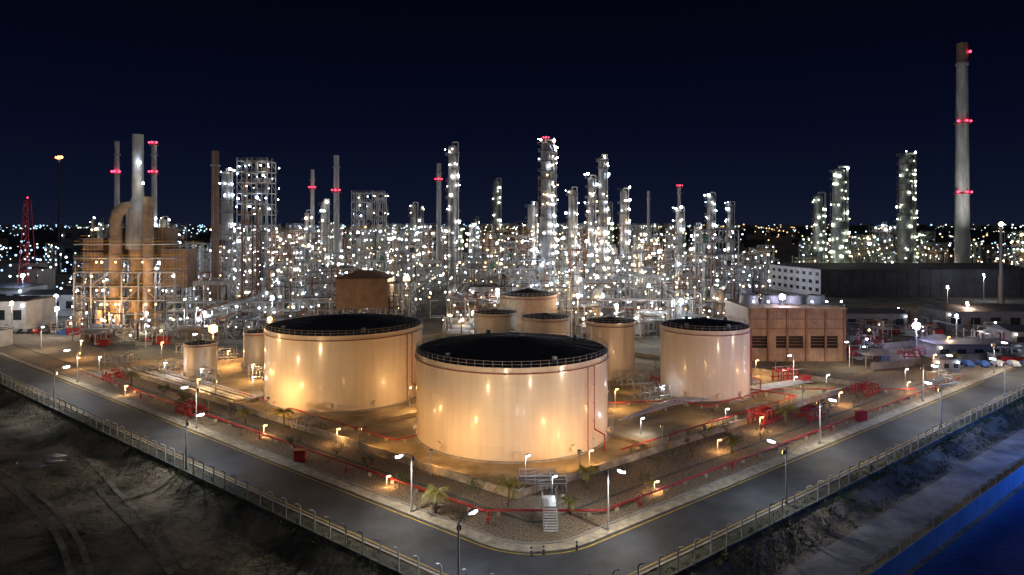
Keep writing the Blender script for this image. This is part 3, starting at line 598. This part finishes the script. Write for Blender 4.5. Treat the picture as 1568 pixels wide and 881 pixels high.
def stack(x,y,h,r0,r1,reds=(),m='stack_grey',tip=None,name='chimney_stack',rl=.9):
    M=MB(x,y,0); M.cyl((x,y,0),(x,y,h*.92),r0,r1,20,m,False); M.cyl((x,y,h*.92),(x,y,h),r1*1.02,r1*1.02,20,tip or m); M.annulus(x,y,h*.91,h*.92,r1,r1+.5,20,'steel')
    for z in reds:
        rr=r0+(r1-r0)*z/h; M.annulus(x,y,z,z+.25,rr,rr+1.0,16,'red_paint'); M.ring(x,y,z+1.2,rr+1,.08,12,'steel')
        for a in (-2.6,-.55,-1.57): M.bulb(x+(rr+.9)*math.cos(a),y+(rr+.9)*math.sin(a),z+1.3,rl,'lamp_red')
    M.beam((x,y-r0-.2,1),(x,y-r1-.2,h),.12,'steel'); return M.done(name)
o=stack(277,420,147.7,4.4,3.1,(55,98.5),tip='brown_clad',name='tall_chimney',rl=.7)
M=MB(277,420,143); M.bulb(279.5,416.5,142,.9,'lamp_red'); b=M.done('aviation_light'); b.parent=o; b.location=(0,0,143)
l=light('chimney_fill_spot','SPOT',(262,385,20),110000,(1,.97,.9),o,1,(276,419,85),80,1)  # added spot without a fixture, brightens the chimney shaft
stack(-191,330,77,1.5,1.1,(61,),rl=.6); stack(-173,330,77,1.6,1.2,(61,75),rl=.5); stack(-113,260,65,1.6,1.3,(),'brown_clad'); stack(-90,350,72,1.6,1.3,(53,),rl=.45); stack(-111,380,67,1.2,1.0,(56,),rl=.45)
stack(-45,420,74,1.7,1.4,(63,),rl=.45); stack(98,400,60,1,.9,(58,),rl=.35); stack(84,420,57,.9,.8,(),rl=.4); stack(15,302,76,.5,.4,(74,),rl=.35)
def heater():
    M=MB(-137,250,0)
    M.cyl((-137,250,0),(-137,250,28),3,3,16,'tan_clad'); M.cyl((-137,250,28),(-137,250,42),4.0,3.8,16,'stack_grey'); M.cyl((-137,250,42),(-137,250,47),3.8,2,16,'stack_grey',False); M.cyl((-137,250,47),(-137,250,70),2.0,1.9,16,'stack_grey')
    pr=[(-143.5,247,8),(-143.5,247,38),(-142.8,247,41),(-141,248,43),(-138,249,43.5)]
    for a,b in zip(pr,pr[1:]): M.cyl(a,b,2.1,2.1,16,'tan_clad')
    for a in pr[1:-1]: M.dome(a[0],a[1],a[2],2.1,2.1,16,'tan_clad')
    for z in (14,20,26,32): M.annulus(-143.5,247,z,z+.25,2.1,2.3,16,'steel'); M.annulus(-130.5,245,z,z+.25,1.9,2.15,16,'steel')
    M.cyl((-143.5,247,4),(-143.5,247,8),1.2,2.1,16,'tan_clad'); M.cyl((-130.5,245,3),(-130.5,245,47),1.9,1.8,16,'tan_clad')
    for x0,y0,z0,x1,y1,z1 in ((-156,248,20,-148.5,256,32),(-128,249,14,-118.5,257,28),(-147,253,24,-128.3,262,36)):
        M.box(x0,y0,z0,x1,y1,z1,'brown_clad')
        for i in range(int((x1-x0)/1.3)): M.box(x0+.5+i*1.3,y0-.2,z0,x0+.7+i*1.3,y0-.003,z1,'tan_clad')
        for z in (z0+3,z0+7,z1): M.beam((x0-.5,y0-.8,z+1),(x1+.5,y0-.8,z+1),.07,'yellow_paint'); M.box(x0-.5,y0-1,z-.1,x1+.5,y0-.21,z,'steel')
    for x in (-156,-150,-145,-139,-133,-127,-120):
        for y in (243,249,256): M.beam((x,y,0),(x,y,20),.4,'steel')
    for z in (5,10,15,20,25,30):
        for y in (243,249): M.beam((-156,y,z),(-120,y,z),.3,'steel'); M.beam((-156,y,z+1.1),(-120,y,z+1.1),.08,'yellow_paint')
        for x in (-156,-139,-120): M.beam((x,243,z),(x,256,z),.3,'steel')
        if z<20:
            M.box(-150,243.3,z-.1,-128,255,z+.05,'dark_steel')
            for i in range(6): M.beam((-156+i*6,243,z),(-150+i*6,243,z+5 if i%2 else z-5),.18,'steel')
    r=random.Random(4)
    for k in range(24): M.bulb(r.uniform(-156,-119),242.3,r.choice((4,9,14,19,24))-.3,.4*r.uniform(.6,1.1),'lamp_sodium' if r.random()<.5 else 'lamp_white')
    M.bulb(-135,247,59.5,.8,'lamp_cool'); M.bulb(-133.5,247,52,.5,'lamp_white')
    for k in range(5): M.cyl((-153+k*7,241,0),(-153+k*7,241,r.uniform(4,9)),1.2,None,12,'tan_clad')
    mess(M,r,-138,246,14,18,34); o=M.done('fired_heater')
    light('heater_lamp','POINT',(-140,236,7),7500,(1,.55,.2),o,.5); light('heater_lamp_2','POINT',(-127,236,20),2400,(1,.66,.38),o,.5); light('heater_lamp_3','POINT',(-149,236,22),1700,(1,.7,.45),o,.5); light('heater_lamp_4','POINT',(-133,240,52),1500,(.95,.92,.85),o,.5)
heater()
def lamp_tower(x,y,h,m,r,power,col,name='light_tower'):
    M=MB(x,y,0); M.cyl((x,y,0),(x,y,h),.22,.14,8,'steel'); M.ring(x,y,h-.3,.8,.08,10,'steel'); M.bulb(x,y,h+.5,r,m); o=M.done(name); light('tower_lamp','POINT',(x,y-1.2,h+.3),power,col,o,.6)
lamp_tower(-81,185,8.5,'lamp_sodium',1.3,6500,(1,.5,.18)); lamp_tower(-66,186,11,'lamp_sodium',.7,3200,(1,.5,.18)); lamp_tower(116.7,197,7.5,'lamp_violet',1.2,6500,(.66,.62,1)); lamp_tower(-38,246,17,'lamp_warm',1.3,7500,(1,.7,.4))
lamp_tower(-150,225,9,'lamp_cool',.7,4000,(.8,.9,1)); lamp_tower(-175,262,9,'lamp_cool',.8,4500,(.6,.75,1)); lamp_tower(-165,300,16,'lamp_cool',.9,6500,(.6,.75,1)); lamp_tower(-215,300,14,'lamp_cool',.9,7000,(.6,.75,1)); lamp_tower(-190,340,18,'lamp_cool',.9,8000,(.7,.85,1)); lamp_tower(-170,232,10,'lamp_white',.6,3500,(1,.9,.8))
lamp_tower(140,215,8,'lamp_cool',.5,2200,(.85,.88,1)); lamp_tower(160,240,9,'lamp_warm',.5,3000,(1,.7,.5)); lamp_tower(-10,212,9,'lamp_cool',.5,3000,(.9,.95,1)); lamp_tower(33,215,11,'lamp_white',.6,4500,(1,.9,.75)); lamp_tower(-58,200,6,'lamp_white',.5,1200,(1,.9,.75)); lamp_tower(52,205,8,'lamp_cool',.5,2000,(.9,.95,1)); lamp_tower(-100,222,8,'lamp_cool',.6,3500,(.9,.95,1)); lamp_tower(-122,228,7,'lamp_white',.5,2000,(1,.9,.75))
lamp_tower(185,290,10,'lamp_warm',.5,4500,(1,.75,.5)); lamp_tower(200,225,9,'lamp_white',.5,3500,(1,.85,.7)); lamp_tower(-200,228,9,'lamp_white',.5,3500,(1,.85,.7)); lamp_tower(228,330,12,'lamp_cool',.5,4500,(.8,.85,1)); lamp_tower(22,228,13,'lamp_warm',.6,5000,(1,.75,.48)); lamp_tower(-5,236,14,'lamp_cool',.6,5000,(.85,.93,1)); lamp_tower(55,222,12,'lamp_cool',.6,4000,(.85,.93,1)); lamp_tower(-78,222,13,'lamp_cool',.6,5000,(.85,.93,1))
for k in range(30):
    x=R.uniform(-.5,.28)*300; y=R.uniform(232,420); M=MB(x,y,0); h=R.uniform(12,30); M.cyl((x,y,0),(x,y,h),.2,.12,6,'steel'); M.box(x-.9,y-.9,h,x+.9,y+.9,h+.12,'steel'); M.bulb(x,y-.5,h+.8,lr(y)*1.4,'lamp_cool'); o=M.done('fill_mast_light'); light('mast_lamp','POINT',(x,y-1.6,h+1),5200,(.82,.9,1) if k%3 else (1,.7,.4),o,.6)  # masts put in at random as fill for the process units
def flare(x,y,h,r,fr):
    M=MB(x,y,0); M.cyl((x,y,0),(x,y,h),r,r*.7,10,'dark_steel'); M.cyl((x,y,h*.97),(x,y,h),r*1.3,r*1.3,10,'steel')
    for a in (0,2.09,4.19): M.beam((x+math.cos(a)*h*.16,y+math.sin(a)*h*.16,0),(x,y,h*.7),.08,'dark_steel')
    M.bulb(x,y,h+fr*.7,fr,'flame'); M.bulb(x+fr*1.3,y,h+fr*.9,fr*.8,'flame'); M.bulb(x-fr*1.2,y,h+fr*.8,fr*.6,'flame'); M.done('flare_stack')
flare(-332,500,84,.7,1.5)
M=MB(215,300,0); M.cyl((215,300,0),(215,300,36),.9,.5,12,'stack_grey'); M.cyl((215,300,0),(215,300,14),1.2,1.1,12,'stack_grey'); M.bulb(215,300,37,1.1,'lamp_warm'); M.done('flare_stack')
M=MB(-220,310,0)
for k in range(12):
    z0,z1=k*4,(k+1)*4; w0,w1=3-.18*k,3-.18*(k+1)
    for sx,sy in ((-1,-1),(1,-1),(1,1),(-1,1)): M.beam((-220+sx*w0,310+sy*w0,z0),(-220+sx*w1,310+sy*w1,z1),.3,'red_paint')
    M.beam((-220-w0,310-w0,z0),(-220+w1,310-w1,z1),.2,'red_paint'); M.beam((-220+w0,310-w0,z0),(-220-w1,310-w1,z1),.2,'red_paint'); M.beam((-220-w0,310-w0,z0),(-220+w0,310-w0,z0),.2,'red_paint')
M.bulb(-220,310,49,.35,'lamp_red'); M.done('lattice_tower')
# ------------------------------------------------------------------ buildings
def building(name,x0,y0,x1,y1,h,wall='white_wall',roof='grey_roof',nw=5,floors=1,gable=0,door=None):
    M=MB((x0+x1)/2,(y0+y1)/2,0); M.box(x0,y0,0,x1,y1,h,wall)
    if gable:
        ym=(y0+y1)/2; M.add([(x0-.3,y0-.3,h+.003),(x1+.3,y0-.3,h+.003),(x1+.3,ym,h+gable),(x0-.3,ym,h+gable),(x0-.3,y1+.3,h+.003),(x1+.3,y1+.3,h+.003)],[(0,1,2,3),(3,2,5,4),(0,3,4),(1,5,2)],roof)
    else: M.box(x0-.2,y0-.2,h+.003,x1+.2,y1+.2,h+.35,roof)
    for f in range(floors):
        fh=h/floors; z0=f*fh+fh*.35
        for i in range(nw):
            w=(x1-x0)/nw; a=x0+w*(i+.25); M.box(a,y0-.05,z0,a+w*.5,y0+.01,z0+fh*.35,'glass'); M.box(a-.08,y0-.12,z0-.12,a+w*.5+.08,y0+.01,z0-.003,'steel')
    if door: M.box(x0+(x1-x0)*.4,y0-.08,0,x0+(x1-x0)*.4+3,y0+.01,h*.5,door)
    M.bulb(x0+1,y0-.6,h*.85,.3,'lamp_white'); M.bulb(x1-1,y0-.6,h*.85,.3,'lamp_cool')
    M.done(name)
building('white_workshop',-206,240,-171,256,10,nw=6,gable=1.2,door='brown_clad'); building('white_workshop',-199,276,-176,290,8.5,nw=4,gable=1.5,door='red_paint'); building('white_workshop',-250,300,-215,316,9,nw=6,gable=1.5)
building('process_building',-330,500,-290,520,33,'grey_roof',nw=4,floors=3); building('control_room',-16,262,2,272,13,'stack_grey',nw=4,floors=2); building('substation',-170,205,-155,212,5,nw=4); building('guard_house',106,172,113,177,3.2,'low_wall_grey',nw=3)
building('low_shed',118,190,142,199,3.6,'low_wall_grey',nw=5); building('low_shed',150,205,190,216,5,'low_wall_grey',nw=6,gable=1.3); building('low_shed',150,236,205,252,7,'low_wall_grey',nw=8,gable=1.8); building('low_shed',110,238,138,250,6,'low_wall_grey',nw=5,gable=1.2)
M=MB(-50,234,0)
for x in (-58.5,-50.3,-42):
    for y in (228.5,240): M.beam((x,y,0),(x,y,9),.5,'tan_clad')
M.box(-59,228,9,-41.6,241,19,'brown_clad')
for i in range(30): M.box(-58.9+i*.58,227.86,9.3,-58.6+i*.58,227.997,18.8,'brown_clad')
M.add([(-59.3,227.6,19.003),(-41.3,227.6,19.003),(-41.3,241.3,19.003),(-59.3,241.3,19.003),(-53,231,21.3),(-47.5,231,21.3),(-47.5,238,21.3),(-53,238,21.3)],[(0,1,5,4),(1,2,6,5),(2,3,7,6),(3,0,4,7),(4,5,6,7)],'brown_clad')
M.done('coker_shelter')
M=MB(78,196,0); x0,x1,y0,y1,H=64.6,90.6,186,206,14.2
M.box(x0,y0+.6,0,x1,y1,H-1,'opening'); M.box(x0-.2,y0,0,x1+.2,y0+.59,3.6,'tan_clad'); M.box(x0-.2,y0,6.9,x1+.2,y0+.59,H,'tan_clad'); M.box(x0-.6,y0-.3,H+.003,x1+.6,y1+.3,H+.4,'tan_clad')
M.box(x0-.25,y0+.6,6.9,x0-.003,y1,H,'brown_clad'); M.box(x1+.003,y0+.6,6.9,x1+.25,y1,H,'tan_clad'); M.box(x1+.003,y0+.6,0,x1+.25,y1,3.6,'tan_clad')
for i in range(6):
    a=x0+(x1-x0)*i/5; M.box(a-.3,y0-.35,0,a+.3,y0-.003,H,'brown_clad')
for i in range(26):
    a=x0+(x1-x0)*(i+.5)/26; M.box(a-.04,y0-.07,7.2,a+.04,y0-.002,H-.3,'tan_clad'); M.box(a-.04,y0-.07,.2,a+.04,y0-.002,3.4,'tan_clad')
for z in (8.8,11.4): M.box(x0,y0-.2,z,x1,y0-.071,z+.25,'brown_clad')
for z in (4.5,5.4,6.2): M.beam((x0,y0+.2,z),(x1,y0+.2,z),.14,'brown_clad')
for i in range(6):
    a=x0+(x1-x0)*(i+.35)/5.5
    if i%2: M.box(a-1,y0+.1,3.6,a+1,y0+.5,6.9,'tan_clad')
for i in range(4):
    a=x0+3.4+i*6.4; M.cyl((a,196,H+.4),(a,196,H+2.8),2.7,2.3,20,'stack_grey',False); M.cyl((a,196,H+.6),(a,196,H+1),2.5,2.5,20,'opening'); M.beam((a-2.4,196,H+2.6),(a+2.4,196,H+2.6),.2,'steel')
for i in range(14): M.beam((x0+(x1-x0)*i/13,y0,H+.4),(x0+(x1-x0)*i/13,y0,H+1.5),.06)
for z in (H+1,H+1.5): M.beam((x0,y0,z),(x1,y0,z),.05)
M.beam((75.2,190,H),(75.2,190,H+2.6),.12); M.bulb(75.2,190,17.1,.9,'lamp_violet')
for a in (66,70,82,86,90): M.bulb(a,y0+.5,H+2,.3,'lamp_cool')
o=M.done('cooling_tower'); light('roof_lamp','POINT',(75.2,188.6,17.4),1500,(.8,.8,1),o,.5)
M=MB(200,370,0); V=[(156,345),(262,345),(262,390),(145,390)]; h=14
M.add([(a,b,0) for a,b in V]+[(a,b,h) for a,b in V],[(0,1,5,4),(1,2,6,5),(2,3,7,6)],'grey_roof'); M.add([(a,b,0) for a,b in V]+[(a,b,h) for a,b in V],[(3,0,4,7)],'white_wall')
M.add([(155,344,h+.01),(263,344,h+.01),(263,391,h+.01),(144,391,h+.01),(153,367,h+2),(263,367,h+2)],[(0,1,5,4),(4,5,2,3),(0,4,3),(1,2,5)],'grey_roof')
for i in range(9):
    for f in range(3):
        t=(i+.25)/9; u=(i+.75)/9; p=lambda t,z:(156-11*t-.1,345+45*t,z); z=2.5+f*4
        M.add([p(t,z),p(u,z),p(u,z+1.8),p(t,z+1.8)],[(3,2,1,0)],'glass')
for i in range(18): M.box(160+i*5.7,344.8,0,160.3+i*5.7,344.997,h,'dark_steel')
for z in (4,9): M.box(156,344.7,z,262,344.79,z+.25,'dark_steel')
o=M.done('warehouse'); light('wall_fill_light','POINT',(136,352,12),4500,(.75,.75,1),o,.6)  # added point light without a fixture, brightens the white side wall
def tent(x,y,w,d,h):
    M=MB(x,y,0)
    for a in (-w/2,w/2):
        for b in (-d/2,d/2): M.beam((x+a,y+b,0),(x+a,y+b,h),.12)
    M.add([(x-w/2,y-d/2,h),(x+w/2,y-d/2,h),(x+w/2,y+d/2,h),(x-w/2,y+d/2,h),(x-w*.15,y,h+1.3),(x+w*.15,y,h+1.3)],[(0,1,5,4),(1,2,5),(2,3,4,5),(3,0,4)],'canvas'); M.done('canopy_tent')
for a in ((96,180,9,7,3.4),(128,205,7,6,3)): tent(*a)
def car(x,y,a,m):
    M=MB(x,y,0); c,s=math.cos(a),math.sin(a)
    T=lambda u,v,z:(x+u*c-v*s,y+u*s+v*c,z)
    prof=[(-2.2,.35),(2.2,.35),(2.2,.8),(1.3,.95),(.7,1.45),(-1.2,1.45),(-1.8,.95),(-2.2,.9)]; n=8
    M.add([T(u,-.85,z) for u,z in prof]+[T(u,.85,z) for u,z in prof],[(i,(i+1)%n,n+(i+1)%n,n+i) for i in range(n)]+[tuple(range(n))[::-1],tuple(range(n,2*n))],m)
    M.add([T(-1.1,-.86,1.0),T(1.1,-.86,1.0),T(.65,-.86,1.38),T(-1.1,-.86,1.38)],[(0,1,2,3)],'glass'); M.add([T(1.27,-.7,1.0),T(1.27,.7,1.0),T(.75,.7,1.42),T(.75,-.7,1.42)],[(0,1,2,3)],'glass')
    for u in (-1.4,1.4):
        for v in (-.9,.7): M.cyl(T(u,v,.33),T(u,v+.2,.33),.33,.33,12,'opening')
    M.done('parked_car')
for i in range(7): car(-172+i*3.4,233,1.57,R.choice(('white_wall','dark_steel','alu','red_paint')))
for i in range(6): car(120+i*4,180,1.4,R.choice(('white_wall','dark_steel','alu','blue_paint')))
def clutter(x,y):
    r=random.Random(int(x*9+y)); M=MB(x,y,0)
    for _ in range(6):
        a,b=x+r.uniform(-5,5),y+r.uniform(-5,5); w,d,h=r.uniform(1,2.4),r.uniform(1,2),r.uniform(1,2.6); M.obox(a,b,0,h,w*2,d,r.uniform(0,.5),r.choice(('red_paint','red_paint','red_paint','blue_paint','low_wall_grey','steel','tan_clad'))); M.obox(a,b,h+.003,h+.1,w*2.1,d*1.1,0,'dark_steel')
    for k in range(4):
        a,b=x+r.uniform(-5,5),y+r.uniform(-5,5); M.beam((a,b,0),(a,b,r.uniform(3,6)),.12,'red_paint' if k else 'steel')
    mess(M,r,x,y,5,4,9); M.bulb(x,y,r.uniform(3,5),.33,r.choice(('lamp_white','lamp_cool','lamp_warm'))); M.done('container_yard')
for x,y in ((98,190),(112,214),(130,216),(146,212),(160,226),(125,232),(142,240),(170,262),(105,232),(-150,232),(-175,224),(-190,262),(-165,275),(-205,290),(-230,330),(-210,345),(180,275),(150,265),(205,235),(104,200),(118,222),(136,226),(-130,215),(-110,214),(172,198),(195,222),(136,190)): clutter(x,y)
M=MB(110,178,0); wallseg(M,(92,175),(150,196),1.8,.2,'concrete'); wallseg(M,(100,200),(200,236),1.8,.2,'concrete'); M.done('yard_wall')
for x,y,r_,h in ((-215,370,9,12),(-240,400,10,13),(-265,380,9,12),(-190,400,8,12),(-300,420,12,13)): tank('storage_tank',x,y,r_,h,'tank_silver',False,36,1.2)
for k in range(26):
    x=R.uniform(175,330); y=R.uniform(400,520); frame(x,y,R.uniform(7,14),7,R.uniform(14,32),.4,.5,lamp='lamp_green' if R.random()<.6 else None)
for k in range(40):
    y=R.uniform(480,700); x=y*R.uniform(-.7,.55); q=R.random()
    if q<.6: frame(x,y,R.uniform(9,18),9,R.uniform(18,38),.35,.3,lamp='lamp_green' if R.random()<.5 else None)
    else: column(x,y,R.uniform(30,52),R.uniform(1.2,2),dens=.4,lamp='lamp_green' if R.random()<.5 else None)
M=MB(0,1000,0); r=random.Random(12)
for k in range(1000):
    y=700*math.exp(r.random()*2.0); x=y*r.uniform(-.8,.8); c='far_cool' if x<-.2*y or r.random()<.35 else r.choice(('far_warm','far_white','far_white'))
    if .33*y<x<.42*y and r.random()<.7: c='far_warm'
    M.bulb(x,y,r.uniform(3,30) if y<1500 else r.uniform(4,24),y*.0010*r.uniform(.3,1.2),c)
for k in range(260):
    y=r.uniform(300,700); x=-y*r.uniform(.5,.8); M.bulb(x,y,r.uniform(3,20),y*.0015*r.uniform(.3,1.3),r.choice(('far_cool','far_cool','far_white')))
for k in range(140):
    y=r.uniform(420,800); x=y*r.uniform(.42,.8); M.bulb(x,y,r.uniform(3,26),y*.0012*r.uniform(.4,1.3),r.choice(('far_cool','far_warm','far_white')))
M.done('distant_city_lights')
M=MB(0,1000,0)
for k in range(160):
    y=r.uniform(720,2500); x=y*r.uniform(-.8,.8); w=r.uniform(10,50); M.box(x,y,0,x+w,y+15,r.uniform(8,30),'dark_steel')
M.done('distant_buildings')
M=MB(104,104,-2); M.cyl((104,104,-2),(104,104,14),.15,.1,8,'steel'); M.obox(104,104,14,14.5,.8,.5,.5,'steel'); o=M.done('blue_floodlight'); light('blue_lamp','POINT',(103,103,13.5),32000,(.05,.22,1),o,.5)
light('night_fill','SUN',(0,0,200),.15,(.70,.79,1),None,.1,(40,90,0))  # weak bluish sun added as overall fill so roads and open ground read
# ------------------------------------------------------------------ sky
w=bpy.data.worlds.new('World'); sc.world=w; w.use_nodes=True; nt=w.node_tree; bg=nt.nodes['Background']
g=nt.nodes.new('ShaderNodeTexCoord'); sp=nt.nodes.new('ShaderNodeSeparateXYZ'); rp=nt.nodes.new('ShaderNodeValToRGB')
nt.links.new(g.outputs['Generated'],sp.inputs[0]); nt.links.new(sp.outputs['Z'],rp.inputs['Fac']); nt.links.new(rp.outputs['Color'],bg.inputs['Color'])
cr=rp.color_ramp; cr.elements[0].position=0; cr.elements[0].color=(.0060,.0092,.023,1); cr.elements[1].position=.33; cr.elements[1].color=(.0007,.0011,.0042,1)
for p,c in ((.04,(.0041,.0064,.0195,1)),(.12,(.0021,.0034,.0138,1)),(.22,(.0012,.0019,.0086,1))):
    e=cr.elements.new(p); e.color=c
bg.inputs['Strength'].default_value=1
# ------------------------------------------------------------------ camera
c=bpy.data.cameras.new('camera'); o=bpy.data.objects.new('camera',c); sc.collection.objects.link(o); sc.camera=o
o.location=(0,0,38); o.rotation_euler=(math.radians(90),0,0); c.sensor_width=36; c.lens=24; c.shift_y=-.0641; c.clip_start=.5; c.clip_end=20000
sc.view_settings.view_transform='Standard'; sc.view_settings.look='None'; sc.view_settings.exposure=0
